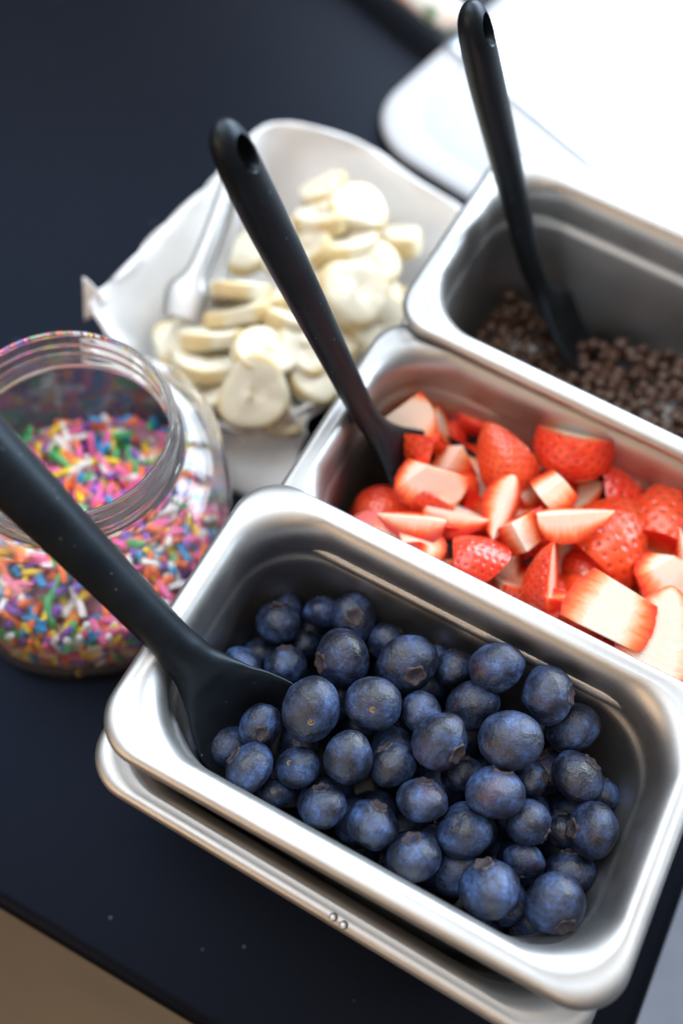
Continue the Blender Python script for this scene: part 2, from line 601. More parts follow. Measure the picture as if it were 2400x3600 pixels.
def spoon_meshes(hs=1.0, tot_bend=40):
    NS = 28

    def bend(x, y, z):
        # the bowl is set at an angle to the handle, along a short arc at the neck
        x0, arc, tot = -0.022, 0.040, R(tot_bend)
        if x <= x0: return (x, y, z)
        s_ = min(x - x0, arc)
        a = tot * s_ / arc
        rad = arc / tot
        px, pz = x0 + rad * math.sin(a), rad * (1 - math.cos(a))
        rest = x - x0 - s_
        return (px + rest * math.cos(a) - z * math.sin(a), y, pz + rest * math.sin(a) + z * math.cos(a))

    def section(x):
        wd, th, dp, zc, bl = lerp_tab(STAB, x)
        hf = 1 + (hs - 1) * max(0, min(1, (0.012 - x) / 0.02))
        wd, th = wd * hf, th * (1 + (hf - 1) * 0.9)
        pts = []
        for i in range(NS):
            a = 2 * math.pi * i / NS
            u, s = math.cos(a), math.sin(a)
            dish = -dp * (1 - u * u)
            thick = th * (abs(s) ** (1.0 - 0.4 * bl)) * (1 if s >= 0 else -1)
            pts.append(bend(x, u * wd, zc + dish + thick))
        return pts

    xs_h = [-0.152, -0.1517, -0.1512, -0.1504, -0.1495, -0.148, -0.146, -0.143] + [-0.139 + i * (0.139 - 0.050) / 24 for i in range(25)]
    xs_b = [-0.050 + i * 0.0025 for i in range(12)] + [-0.020 + i * 0.0850 / 60 for i in range(60)] + [0.0653, 0.0657, 0.066]

    def build(nm, xs, cap0, cap1):
        vs = []
        for x in xs: vs += section(x)
        fs = grid_faces(len(xs), NS)
        if cap0: fs.append(tuple(reversed(range(NS))))
        if cap1: fs.append(tuple(range(len(vs) - NS, len(vs))))
        m = mesh_of(nm, vs, fs)
        bm = bmesh.new(); bm.from_mesh(m)
        bmesh.ops.recalc_face_normals(bm, faces=bm.faces)
        bm.to_mesh(m); bm.free()
        return m

    h = build('handle', xs_h, True, True)
    b = build('bowl', xs_b, False, True)
    # the hanging hole: cut right through the handle with a countersunk edge
    ho = bpy.data.objects.new('tmp_handle', h)
    COL.objects.link(ho)
    prof = [(-0.012, 1.7), (-0.0066, 1.25), (-0.0045, 1.0), (0.0045, 1.0), (0.0066, 1.25), (0.012, 1.7)]
    vs = []
    for z, s in prof:
        for i in range(28):
            a = 2 * math.pi * i / 28
            vs.append((-0.1415 + 0.0056 * s * math.cos(a), 0.0035 * s * math.sin(a), z))
    fs = grid_faces(len(prof), 28) + [tuple(reversed(range(28))), tuple(range(len(vs) - 28, len(vs)))]
    cm = mesh_of('tmp_cut', vs, fs, False)
    co = bpy.data.objects.new('tmp_cut', cm)
    COL.objects.link(co)
    mod = ho.modifiers.new('hole', 'BOOLEAN')
    mod.object = co
    mod.operation = 'DIFFERENCE'
    mod.solver = 'EXACT'
    dg = bpy.context.evaluated_depsgraph_get()
    h2 = bpy.data.meshes.new_from_object(ho.evaluated_get(dg))
    bpy.data.objects.remove(ho)
    bpy.data.objects.remove(co)
    h2.name = 'handle'
    # keep the hole's edge crisp
    bm = bmesh.new(); bm.from_mesh(h2)
    bmesh.ops.delete(bm, geom=[f for f in bm.faces if all(v.co.x > -0.0505 for v in f.verts)], context='FACES_ONLY')
    es = [e for e in bm.edges if len(e.link_faces) == 2 and e.calc_face_angle(0) > R(38) and e.verts[0].co.x < -0.125]
    bmesh.ops.split_edges(bm, edges=es)
    bm.to_mesh(h2); bm.free()
    h2.polygons.foreach_set('use_smooth', [True] * len(h2.polygons))
    return h2, b


HM, BM_ = spoon_meshes()
HM1, BM1 = spoon_meshes(1.36, 9)


def spoon(label, neck, tip, face, hm=None, bmesh_=None):
    """neck and handle-end in world space; face: direction the bowl's hollow looks to"""
    ax = (Vector(neck) - Vector(tip)).normalized()          # local +x runs from handle to bowl tip
    zz = (Vector(face) - ax * ax.dot(Vector(face))).normalized()
    yy = zz.cross(ax)
    root = empty('spoon')
    root.matrix_world = Matrix.Translation(neck) @ Matrix((ax, yy, zz)).transposed().to_4x4()
    tag(root, label, 'spoon', 'black silicone spoons in the pans')
    link('handle', hm or HM, SILI, root)
    link('bowl', bmesh_ or BM_, SILI, root)
    return root


def tip_on_ray(n, x, y, L):
    d = ray(x, y)
    b = d.dot(CAM_LOC - n)
    c = (CAM_LOC - n).length_squared - L * L
    return CAM_LOC + d * (-b - math.sqrt(max(0, b * b - c)))


n1 = at(690, 2342, 0.1075)
q1 = at(0, 1632, 0.174)
t1 = n1 + (q1 - n1).normalized() * LH
u_ = (q1 - n1) / (q1.x - n1.x)
print('spoon height over the left rim', n1 + u_ * (-0.077 - n1.x), n1 + u_ * (-0.088 - n1.x))
spoon('black spoon dug into the blueberries, handle crossing in front of the jar', n1, t1, CB + CR * 0.1 - CU * 0.05, HM1, BM1)
n2 = at(1318, 1535, 0.0865)
spoon('black spoon standing in the strawberries, dusty handle over the bananas', n2, tip_on_ray(n2, 762, 428, LH), CB * 0.62 + CR * 0.9 - CU * 0.15)
n3 = at(1890, 1040, 0.063)
spoon('black spoon leaning in the chocolate pan, topmost handle', n3, tip_on_ray(n3, 1642, 8, LH), CB * 0.7 + CR * 0.75)

# ------------------------------------------------------------------ blueberries


def berry_dent(th):
    return 0.13 * math.exp(-(th / 0.20) ** 2) - 0.03 * math.exp(-((th - 0.40) / 0.12) ** 2) + 0.07 * math.exp(-((math.pi - th) / 0.16) ** 2)


def berry_mesh(seed):
    rr = random.Random(seed)
    bm = bmesh.new()
    bmesh.ops.create_icosphere(bm, subdivisions=4, radius=1)
    ob = 0.76 + rr.random() * 0.14
    o3 = Vector((rr.random() * 9, rr.random() * 9, rr.random() * 9))
    for v in bm.verts:
        c = v.co.normalized()
        th = math.acos(max(-1, min(1, c.z)))
        fade = min(1, th / 0.5)
        s = 1 + fade * (0.075 * mnoise.noise(c * 1.2 + o3) + 0.030 * mnoise.noise(c * 2.6 + o3) + 0.010 * mnoise.noise(c * 6 + o3))
        v.co = Vector((c.x, c.y, c.z * ob)) * (s - berry_dent(th))
    m = bpy.data.meshes.new('blueberry')
    bm.to_mesh(m); bm.free()
    m.polygons.foreach_set('use_smooth', [True] * len(m.polygons))
    return m, ob


def calyx_mesh(ob, seed):
    """the dried five-pointed crown round the dimple"""
    rr = random.Random(seed)
    n = 50
    vs = []
    rows = ((0.07, 0.004), (0.17, 0.006), (0.225, 0.040), (0.265, 0.056), (0.295, 0.032), (0.315, -0.03))
    for k_, (rad, h) in enumerate(rows):
        for i in range(n):
            a = 2 * math.pi * i / n
            star = 0.5 + 0.5 * math.cos(5 * a + 0.3)
            r_ = rad * (1 + (0.26 * star + 0.05 * rr.random()) * (k_ >= 2))
            th = math.asin(min(0.99, r_))
            zs = ob * math.cos(th) * (1 - berry_dent(th))
            vs.append((r_ * math.cos(a), r_ * math.sin(a), zs + h * (0.6 + 0.6 * star if k_ in (2, 3, 4) else 1) + 0.006 * rr.random()))
    fs = grid_faces(len(rows), n)
    fs.append(tuple(reversed(range(n))))
    return mesh_of('calyx', vs, fs)


def scar_mesh(ob):
    vs = [(0, 0, -ob * 0.955)]
    n = 14
    for rad, z in ((0.06, -0.945), (0.10, -0.965), (0.12, -0.955)):
        for i in range(n):
            a = 2 * math.pi * i / n
            vs.append((rad * math.cos(a), rad * math.sin(a), ob * z))
    fs = [(0, 1 + (i + 1) % n, 1 + i) for i in range(n)] + [tuple(reversed(q)) for q in grid_faces(3, n, True, 1)]
    return mesh_of('stem_scar', vs, fs)


BK = []
for s in range(7):
    bmh, ob = berry_mesh(30 + s)
    BK.append((bmh, calyx_mesh(ob, s), scar_mesh(ob)))

# x, y, radius in notes; height; calyx direction in camera axes (right, up, towards camera); label
G = 'blueberries in the steel pan'
BL = [
    (638, 1430, 57, .080, (0, .6, .3), 'dark blueberry furthest back-left in the pan, beside the end wall'),
    (740, 1408, 47, .078, (0, 1, -.3), 'dark blueberry half hidden between two others at the back wall'),
    (812, 1418, 55, .085, (.05, .1, 1), 'dark blueberry at the back with its crown facing the camera'),
    (700, 1482, 40, .068, (0, 1, 0), 'shaded blueberry deep in the back-left corner of the pan'),
    (886, 1475, 50, .082, (1, .5, -.3), 'dull blueberry behind the two large ones near the back wall'),
    (786, 1512, 72, .094, (-.88, -.12, .5), 'large glossy blueberry with torn crown on its left side'),
    (935, 1525, 73, .095, (.25, -.35, .9), 'large blueberry with a reddish crown facing the camera'),
    (1045, 1537, 53, .089, (-.3, .9, -.3), 'dark blueberry squeezed between two larger ones near the back'),
    (1008, 1492, 32, .080, (0, 1, 0), 'small dark blueberry barely showing at the back wall'),
    (1143, 1525, 66, .1035, (.3, .3, -.9), 'purple blueberry with a pale stem scar high at the back wall'),
    (1258, 1592, 69, .1035, (.85, .1, .5), 'pale blue oval blueberry leaning on the back wall at right'),
    (1315, 1672, 63, .090, (-.5, .8, .2), 'dark blueberry under the pale oval one, near the right end'),
    (655, 1528, 52, .080, (0, 1, .2), 'dark blueberry just behind the spoon bowl'),
    (598, 1500, 42, .068, (0, 1, 0), 'shaded blueberry at the end wall behind the spoon'),
    (713, 1628, 77, .0985, (-.05, .3, -.9), 'largest blueberry lying on the spoon, stem scar upward'),
    (857, 1617, 66, .099, (.05, .1, -1), 'round blueberry with a yellow stem scar in the middle'),
    (968, 1637, 53, .093, (-.6, -.3, -.6), 'blueberry half hidden behind the crowned one in the centre'),
    (1085, 1620, 65, .0995, (-.3, .5, -.8), 'blueberry with a small glint, right of the pan centre'),
    (598, 1668, 55, .089, (.1, -.2, 1), 'blueberry in the spoon with a wide crown facing up'),
    (1010, 1703, 72, .1005, (.62, -.35, .7), 'plump blueberry at the centre with its crown to the right'),
    (1172, 1700, 76, .1045, (0, -.5, -.85), 'brightest plump blueberry with a dot scar on its top'),
    (573, 1763, 60, .090, (-.6, .5, .2), 'blueberry with a red patch at the front-left, by the rim'),
    (683, 1762, 55, .089, (.4, -.4, -.7), 'oval blueberry second from the left along the front rim'),
    (800, 1740, 66, .097, (-.2, .3, -.8), 'tall oval blueberry left of centre with an even bloom'),
    (903, 1757, 58, .092, (-.4, .8, .1), 'dark wet-looking blueberry below the plump central one'),
    (1137, 1820, 71, .1, (.2, .7, .1), 'lumpy bright blueberry with a dented top, right of centre'),
    (1220, 1790, 44, .088, (.5, .2, .4), 'small dark blueberry with a warm glint under the brightest one'),
    (1325, 1785, 65, .093, (.5, .55, .2), 'dark bluish blueberry lying at the right end of the pan'),
    (742, 1852, 59, .090, (-.1, .8, .2), 'blueberry third along the front rim, pitted on top'),
    (970, 1838, 62, .096, (.1, .9, .1), 'blueberry with a shiny top edge in the lower middle'),
    (855, 1893, 65, .090, (.3, .9, .2), 'blueberry with a pointed blue highlight by the front rim'),
    (1065, 1908, 68, .091, (.3, -.5, -.6), 'dull brownish blueberry in the lower middle of the heap'),
    (1212, 1890, 61, .093, (.6, -.4, .3), 'grey-blue blueberry below the lumpy bright one'),
    (1290, 1905, 50, .080, (0, 1, 0), 'dark reddish blueberry sunk between others at the right'),
    (1390, 1922, 68, .094, (-.7, .1, .2), 'tall bright blueberry against the right end wall'),
    (948, 1972, 65, .092, (-.1, .7, .3), 'egg-shaped blueberry touching the middle of the front rim'),
    (1203, 1978, 51, .087, (.2, .6, -.5), 'small dark blueberry behind the two big front ones'),
    (1120, 2048, 83, .095, (-.2, .8, .1), 'biggest oval blueberry at the front rim'),
    (1275, 2075, 77, .095, (.2, -.55, .8), 'large round blueberry in the front-right corner, crown downward'),
    (1312, 2002, 56, .083, (0, 1, 0), 'shaded blueberry behind the front-right corner one'),
    (1392, 1832, 46, .078, (0, 1, 0), 'dark blueberry low against the right end wall'),
    (1062, 1780, 52, .082, (0, 1, 0), 'shaded blueberry sunk in the centre gap of the heap'),
    (1240, 1655, 46, .084, (0, 1, 0), 'dark blueberry tucked between the purple and pale oval ones'),
    (626, 1826, 48, .079, (0, 1, 0), 'shaded blueberry low in the gap at the front-left rim'),
    (1000, 1930, 44, .076, (0, 1, 0), 'shaded blueberry sunk in the gap near the front middle'),
]


def aim(direction, spin):
    q = Vector(direction).normalized().to_track_quat('Z', 'Y')
    return (q @ Quaternion((0, 0, 1), spin))


placed = []                                     # (centre, radius)


def push_down(p, r, d, others, tol=0.90):
    """slide a berry along its line of sight until it no longer bites into those already lying there"""
    for _ in range(60):
        if all((p - c).length > (r + q) * tol for c, q in others):
            break
        p = p + d * 0.0006
    return p


order = sorted(range(len(BL)), key=lambda i: -BL[i][3])
for i in order:
    x, y, pr, z, cd_, lab = BL[i]
    p = at(x * K, y * K, z)
    r = 0.95 * pr * K * depth(p) / FPX
    d = (p - CAM_LOC).normalized()
    p = push_down(p, r * 0.95, d, placed)
    # stay inside the pan's walls
    lim = HD - 0.0125 - max(0, RIM - 0.02 - p.z) * 0.09
    p.y = max(-lim + r, min(lim - r, p.y))
    limx = HW - 0.0125 - max(0, RIM - 0.02 - p.z) * 0.09
    p.x = max(-limx + r, min(limx - r, p.x))
    placed.append((p, r * 0.95))
    me, ca, st = BK[i % len(BK)]
    o = link('blueberry', me, BERRY)
    o.location = p
    f1, f2 = rnd.uniform(0.86, 1.0), rnd.uniform(0.98, 1.08)
    o.scale = (r * 1.04 * f2, r * 1.04 * f1, r * 1.04)
    o.rotation_mode = 'QUATERNION'
    o.rotation_quaternion = aim(CR * cd_[0] + CU * cd_[1] + CB * cd_[2], rnd.random() * 6.28)
    tag(o, lab, 'blueberry', G)
    link('calyx', ca, CALYX, o)
    link('stem_scar', st, SCAR, o)

keep_rnd = rnd
rnd = random.Random(11)
fill = []
for lay, gx in [(l_, g_) for l_ in range(3) for g_ in range(9)]:
    for gy in range(5):
        p = Vector((-0.066 + gx * 0.0165 + rnd.uniform(-.003, .003), -0.032 + gy * 0.016 + rnd.uniform(-.003, .003), 0.080))
        r = rnd.uniform(0.0074, 0.0090)
        lim, limx = HD - 0.0175, HW - 0.0175
        p.y = max(-lim + r, min(lim - r, p.y))
        p.x = max(-limx + r, min(limx - r, p.x))
        while p.z > 0.045 and not all((p - c).length > (r + q) * 0.93 for c, q in placed + fill):
            p.z -= 0.001
        # keep the hollow of the spoon free
        if (p - (n1 + (n1 - t1).normalized() * 0.022)).length < 0.017: continue
        fill.append((p.copy(), r))
for p, r in fill:
    me, ca, st = BK[rnd.randrange(len(BK))]
    o = link('blueberry', me, BERRY)
    o.location = p
    o.scale = (r, r, r)
    o.rotation_mode = 'QUATERNION'
    o.rotation_quaternion = aim((rnd.uniform(-1, 1), rnd.uniform(-1, 1), rnd.uniform(-1, 1)), rnd.random() * 6.28)
    tag(o, 'dark blueberry glimpsed through a gap beneath the top layer', 'blueberry', 'blueberries beneath the top layer')
    link('calyx', ca, CALYX, o)

rnd = keep_rnd
# ------------------------------------------------------------------ strawberry pieces


def strawberry_base():
    nu, nv = 190, 124
    rr = random.Random(5)
    ns = 250
    seeds = []
    for i in range(ns):
        t_ = 0.05 + 0.92 * ((i + 0.5) / ns) ** 1.0
        seeds.append((t_, (i * 2.399963) % (2 * math.pi)))
    sp = np.array([[sb_prof(t_) * math.cos(a), sb_prof(t_) * math.sin(a), t_ * SB_L] for t_, a in seeds])
    vs, sd = [], []
    for j in range(nv + 1):
        t_ = (j / nv)
        t_ = 0.0015 + 0.997 * t_
        for i in range(nu):
            a = 2 * math.pi * i / nu
            r_ = sb_prof(t_)
            r_ *= 1 + 0.05 * mnoise.noise(Vector((math.cos(a), math.sin(a), t_ * 2)) * 1.2)
            vs.append((r_ * math.cos(a), r_ * math.sin(a), t_ * SB_L))
    V = np.array(vs)
    d = np.full(len(V), 9.0)
    for s in sp:
        d = np.minimum(d, np.linalg.norm(V - s, axis=1))
    g = np.exp(-(d / 0.00080) ** 2)
    c = np.exp(-(d / 0.00038) ** 2)
    rad = np.linalg.norm(V[:, :2], axis=1, keepdims=True)
    nrm = np.concatenate([V[:, :2] / np.maximum(rad, 1e-6), np.zeros((len(V), 1))], 1)
    V = V - nrm * ((0.00062 * g - 0.00034 * c)[:, None] * np.minimum(1, rad / 0.004))
    f = grid_faces(nv + 1, nu)
    f.append(tuple(reversed(range(nu))))
    f.append(tuple(range(len(V) - nu, len(V))))
    return V, f, g


SV, SF, SG = strawberry_base()


def chunk_mesh(name, cuts):
    """cuts: list of (point, normal); the part on the normal's far side is removed"""
    m = mesh_of(name, SV, SF)
    bm = bmesh.new(); bm.from_mesh(m)
    bpy.data.meshes.remove(m)
    bm.verts.ensure_lookup_table()
    lay = bm.verts.layers.float.new('seed')
    for v, g in zip(bm.verts, SG): v[lay] = float(g)
    for f in bm.faces: f.material_index = 0
    for co, no in cuts:
        bmesh.ops.bisect_plane(bm, geom=bm.verts[:] + bm.edges[:] + bm.faces[:], plane_co=co, plane_no=no, clear_outer=True)
        before = set(bm.faces)
        be = [e for e in bm.edges if e.is_boundary]
        res = bmesh.ops.contextual_create(bm, geom=be)
        new = [f for f in bm.faces if f not in before]
        if not new:
            res = bmesh.ops.holes_fill(bm, edges=be, sides=0)
            new = [f for f in bm.faces if f not in before]
        for f in new:
            f.material_index = 1
            f.smooth = False
    flesh = [f for f in bm.faces if f.material_index == 1]
    es = {e for f in flesh for e in f.edges}
    bmesh.ops.split_edges(bm, edges=list(es))
    bmesh.ops.triangulate(bm, faces=[f for f in bm.faces if f.material_index == 1])
    for f in bm.faces:
        f.smooth = f.material_index == 0
    bmesh.ops.recalc_face_normals(bm, faces=bm.faces)
    me = bpy.data.meshes.new(name)
    bm.to_mesh(me); bm.free()
    me.materials.append(SKIN)
    me.materials.append(FLESH)
    co = np.empty(len(me.vertices) * 3)
    me.vertices.foreach_get('co', co)
    co = co.reshape(-1, 3)
    c = Vector(((co[:, 0].min() + co[:, 0].max()) / 2, (co[:, 1].min() + co[:, 1].max()) / 2, (co[:, 2].min() + co[:, 2].max()) / 2))
    r = float(np.percentile(np.linalg.norm(co - np.array(c), axis=1), 90))
    return me, c, r


L_ = SB_L
KINDS = {
    'half': ([((0, 0, 0), (0, -1, 0.05))], (0, -1, 0), (0, 0, 1)),
    'halfflat': ([((0, 0.0005, 0), (0.05, -1, 0)), ((0, 0, L_ * .2), (0, 0.1, -1))], (0, -1, 0), (0, 0, 1)),
    'quarter': ([((0, 0, 0), (0, -1, 0)), ((0, 0, 0), (-1, 0.08, 0))], (-.7, -.7, 0), (0, 0, 1)),
    'wedge': ([((0, 0, 0), (0, -1, 0)), ((0, 0, 0), (-.85, .52, 0))], (-.5, -.87, 0), (0, 0, 1)),
    'block': ([((0, 0.001, 0), (0, -1, 0.1)), ((0, 0, L_ * .2), (0, 0, -1)), ((0, 0, L_ * .66), (0.1, 0, 1))], (0, -1, 0), (0, 0, 1)),
    'cap': ([((0, 0, L_ * .50), (0.12, 0.05, 1))], (0, 0, 1), (1, 0, 0)),
    'tip': ([((0, 0, L_ * .42), (0.08, 0, -1))], (0, 0, -1), (1, 0, 0)),
    'tipq': ([((0, 0, L_ * .38), (0, 0, -1)), ((0, -.002, 0), (0, -1, 0.1))], (0, -.7, -.7), (0, 0, 1)),
    'chunk': ([((0, 0.001, 0), (0.1, -1, 0.1)), ((-0.006, 0, 0), (-1, 0.2, .25)), ((0, 0, L_ * .18), (0.1, 0.2, -1))], (-.3, -.9, 0), (0, 0, 1)),
    'lump': ([((0, -0.003, 0), (-.2, -1, 0.2)), ((0, 0, L_ * .6), (0.35, -.2, 1)), ((0.008, 0, 0), (1, .15, .1))], (0, -.6, .6), (1, 0, 0)),
    'slab': ([((0, 0.0035, 0), (0.1, -1, 0.15)), ((0, 0, L_ * .22), (0.2, 0, -1))], (0, -1, 0), (0, 0, 1)),
    'bit': ([((0, 0, L_ * .30), (0, 0.1, -1)), ((0, 0, L_ * .62), (0, 0, 1)), ((0, 0, 0), (0, -1, 0)), ((0, 0, 0), (-1, 0, .1))], (-.7, -.7, 0), (0, 0, 1)),
}
SK = {k_: (chunk_mesh('strawberry_piece', c), f, a) for k_, (c, f, a) in KINDS.items()}


def orient(fl, al, fw, aw):
    def basis(f, a):
        f = Vector(f).normalized()
        a = Vector(a)
        a = (a - f * f.dot(a)).normalized()
        return Matrix((f, a, f.cross(a))).transposed()
    return basis(fw, aw) @ basis(fl, al).inverted()


def strawberry(x, y, pr, z, kind, face, ang, lab, grp='cut strawberries in the steel pan', pos=None):
    (me, c, r0), fl, al = SK[kind]
    p = at(x * K, y * K, z) if pos is None else pos
    r = (pr * 1.06 * K * depth(p) / FPX) if pos is None else pr
    s = r / r0
    fw = CR * face[0] + CU * face[1] + CB * face[2]
    aw = CR * math.cos(R(ang)) + CU * math.sin(R(ang)) + CB * 0.05
    M = orient(fl, al, fw, aw)
    o = link('strawberry_piece', me)
    o.rotation_mode = 'QUATERNION'
    o.rotation_quaternion = M.to_quaternion()
    o.scale = (s, s, s)
    o.location = p - (M @ (c * s))
    pz = rnd.random()
    pz = 0.22 + 0.55 * pz
    if any(k_ in lab for k_ in ('white', 'pale')): pz = 0.9
    o.color = (pz, pz, pz, 1)
    tag(o, lab, 'strawberry', grp)
    return o


# x, y, radius (notes), height, cut, direction of the cut face in camera axes, tip direction in the picture
SL = [
    (936, 985, 72, .076, 'lump', (-.62, -.35, .70), 120, 'halved strawberry furthest left at the back, pale cut face to the left'),
    (1132, 982, 84, .070, 'wedge', (.1, .85, .3), -12, 'flat orange strawberry wedge against the back wall'),
    (1040, 1020, 58, .064, 'half', (-.3, .3, -.8), 60, 'strawberry piece sunk behind the big seeded half, orange in shade'),
    (1142, 1062, 86, .083, 'half', (.62, .45, -.65), 110, 'big seeded strawberry half, skin to the camera, near the back'),
    (1316, 1040, 96, .084, 'cap', (0, .93, .36), 0, 'big strawberry with flat pale top and seeded red front'),
    (978, 1116, 76, .082, 'lump', (-.35, -.05, .9), 60, 'cube-like strawberry piece with large white face beside the spoon'),
    (1062, 1142, 55, .070, 'half', (-.2, .3, -.9), -80, 'orange strawberry piece sunk between the white cube and the wedge'),
    (1146, 1172, 72, .083, 'quarter', (.1, .15, .95), -110, 'orange strawberry wedge pointing down in the middle of the heap'),
    (1270, 1130, 54, .088, 'bit', (-.3, .2, .9), 40, 'small pale strawberry wedge lying on top in the middle'),
    (1340, 1145, 54, .070, 'half', (-.5, .4, .7), 20, 'pale strawberry slice sunk behind the long wedge'),
    (1426, 1112, 76, .080, 'chunk', (-.6, -.2, -.6), 95, 'upright red strawberry wedge near the back right'),
    (1528, 1168, 86, .086, 'chunk', (.1, -.3, -.9), 70, 'round seeded strawberry at the right edge, skin to the camera'),
    (940, 1212, 72, .081, 'quarter', (.05, .5, .8), 172, 'pink strawberry wedge at the front left by the rim'),
    (1050, 1208, 68, .079, 'wedge', (-.2, .5, .8), -22, 'pink strawberry wedge with a pointed right end'),
    (1200, 1218, 60, .086, 'bit', (-.2, -.2, .95), -60, 'small orange strawberry chunk with pitted side in the middle'),
    (1310, 1204, 82, .092, 'quarter', (.05, .5, .85), 8, 'long pale strawberry wedge lying on top of the heap'),
    (1396, 1222, 104, .083, 'slab', (.3, -.35, -.85), 60, 'large flat red strawberry half covered in seeds'),
    (972, 1262, 58, .080, 'slab', (0, .4, .9), 10, 'white strawberry slice half hidden by the blueberry pan rim'),
    (1100, 1272, 78, .088, 'slab', (.15, -.75, -.55), 15, 'glossy seeded strawberry end by the rim, skin upward'),
    (1236, 1322, 80, .086, 'half', (.88, -.12, .38), 100, 'strawberry half with seeded left side and pink right face'),
    (1366, 1300, 72, .073, 'half', (.1, -.4, -.9), 10, 'seeded strawberry sunk below the large flat half'),
    (1462, 1288, 60, .070, 'half', (.3, .3, -.8), 50, 'red strawberry sunk at the right, behind the white square piece'),
    (1326, 1345, 38, .078, 'tip', (0, -.3, -.9), 90, 'small yellowish-green unripe strawberry tip'),
    (1396, 1392, 104, .091, 'block', (-.05, -.02, 1), 64, 'square white-cut strawberry piece with red edges, by the rim'),
    (1524, 1342, 84, .083, 'lump', (-.2, .35, .85), 60, 'orange strawberry chunk near the right edge of the picture'),
    (1520, 1462, 112, .088, 'half', (-.3, .1, .95), 80, 'large pale-cut strawberry half at the lower right edge'),
    (1425, 1475, 50, .078, 'half', (0, .3, -.9), 80, 'bit of red strawberry below the square white piece'),
    (1566, 1290, 62, .086, 'wedge', (.2, .3, .9), 90, 'strawberry sliver cut by the right edge of the picture'),
    (1250, 1402, 66, .078, 'half', (.1, .2, .9), 20, 'pink strawberry piece low against the blueberry pan rim'),
    (850, 1180, 50, .058, 'half', (0, .2, -.9), 70, 'dark red strawberry in the shade left of the spoon'),
]
for a in SL:
    strawberry(*a)
# the layers below, seen only through the gaps
for gx in range(9):
    for gy in range(4):
        p = Vector((SX - 0.052 + gx * 0.0145 + rnd.uniform(-.003, .003), SY - 0.026 + gy * 0.0175 + rnd.uniform(-.003, .003), rnd.uniform(0.063, 0.075)))
        strawberry(0, 0, 0.0145, 0, rnd.choice(['half', 'quarter', 'lump', 'tipq', 'wedge', 'chunk', 'slab']), (rnd.uniform(-1, 1), rnd.uniform(-1, 1), rnd.uniform(-.5, 1)),
                   rnd.uniform(0, 360), 'strawberry piece deep in the pan beneath the top pieces', 'strawberry pieces beneath the top layer', p)

# ------------------------------------------------------------------ chocolate chips


def chip_mesh(seed):
    rr = random.Random(seed)
    prof = [(0, -0.30), (0.30, -0.32), (0.46, -0.27), (0.52, -0.15), (0.48, 0.02), (0.36, 0.18), (0.20, 0.32), (0.10, 0.43), (0.03, 0.50), (0, 0.51)]
    n = 12
    vs = []
    ph = rr.random() * 6
    for r_, z in prof:
        for i in range(n):
            a = 2 * math.pi * i / n
            q = r_ * (1 + 0.06 * math.sin(2 * a + ph))
            vs.append((q * math.cos(a) + (0.10 * max(0, z) * math.cos(ph)), q * math.sin(a), z))
    return mesh_of('chocolate_chip', vs, grid_faces(len(prof), n))


CHM = [chip_mesh(s) for s in range(4)]
crot = Matrix.Rotation(R(-0.8), 3, 'Z')
nchip = 0
for layer in range(3):
    for gx in range(21):
        for gy in range(10):
            lx = -0.060 + gx * 0.0056 + rnd.uniform(-.0018, .0018)
            ly = -0.029 + gy * 0.0062 + rnd.uniform(-.0018, .0018)
            if abs(lx) > 0.064 or abs(ly) > 0.031: continue
            # heap: higher to the right, hollow round the spoon
            h = 0.047 + 0.018 * max(0, min(1, (lx + 0.02) / 0.05)) + 0.006 * mnoise.noise(Vector((lx * 40, ly * 40, 2)))
            h -= 0.012 * math.exp(-(((lx + 0.030) / 0.018) ** 2 + ((ly - 0.01) / 0.03) ** 2))
            h += 0.004 * math.exp(-((lx + 0.055) / 0.012) ** 2)
            if layer and rnd.random() < 0.35: continue
            if lx > 0.050: continue
            z = h - layer * 0.0048 + rnd.uniform(-.0012, .0012)
            q = crot @ Vector((lx, ly, 0))
            me = CHM[rnd.randrange(4)]
            if layer == 2 and rnd.random() < 0.5: continue
            o = link('chocolate_chip', me, CHOC)
            o.location = (CX + q.x, CY + q.y, z)
            s = rnd.uniform(0.0052, 0.0078)
            o.scale = (s, s * rnd.uniform(0.75, 1.1), s * rnd.uniform(0.7, 1.05))
            o.rotation_euler = (rnd.uniform(-1.4, 1.4), rnd.uniform(-1.4, 1.4), rnd.uniform(0, 6.28))
            if layer == 0 and nchip < 290:
                nchip += 1
                tag(o, 'dark chocolate chip heaped in the furthest steel pan', 'chocolate chip', 'chocolate chips in the steel pan')
            else:
                o.name = 'tmp_chip'


def join_stuff(prefix, name, label, cat):
    """objects past the limit become one mass"""
    obs = [o for o in COL.objects if o.name.startswith(prefix)]
    if not obs: return None
    bm = bmesh.new()
    for o in obs:
        t = o.data.copy()
        t.transform(Matrix.LocRotScale(o.location, o.rotation_euler, o.scale))
        bm.from_mesh(t)
        bpy.data.meshes.remove(t)
    mats = obs[0].data.materials[:]
    for o in obs: bpy.data.objects.remove(o)
    me = bpy.data.meshes.new(name)
    bm.to_mesh(me); bm.free()
    me.polygons.foreach_set('use_smooth', [True] * len(me.polygons))
    for m in mats: me.materials.append(m)
    return tag(link(name, me), label, cat, None, 'stuff')


join_stuff('tmp_chip', 'chocolate_chips', 'deeper chocolate chips under the top of the heap', 'chocolate chips')

# ------------------------------------------------------------------ paper boat with banana slices


def catmull(pts, n):
    out = []
    m = len(pts)
    for i in range(m):
        p0, p1, p2, p3 = pts[i - 1], pts[i], pts[(i + 1) % m], pts[(i + 2) % m]
        for k_ in range(n):
            t_ = k_ / n
            out.append(0.5 * ((2 * p1) + (p2 - p0) * t_ + (2 * p0 - 5 * p1 + 4 * p2 - p3) * t_ ** 2 + (3 * p1 - p0 - 3 * p2 + p3) * t_ ** 3))
    return out


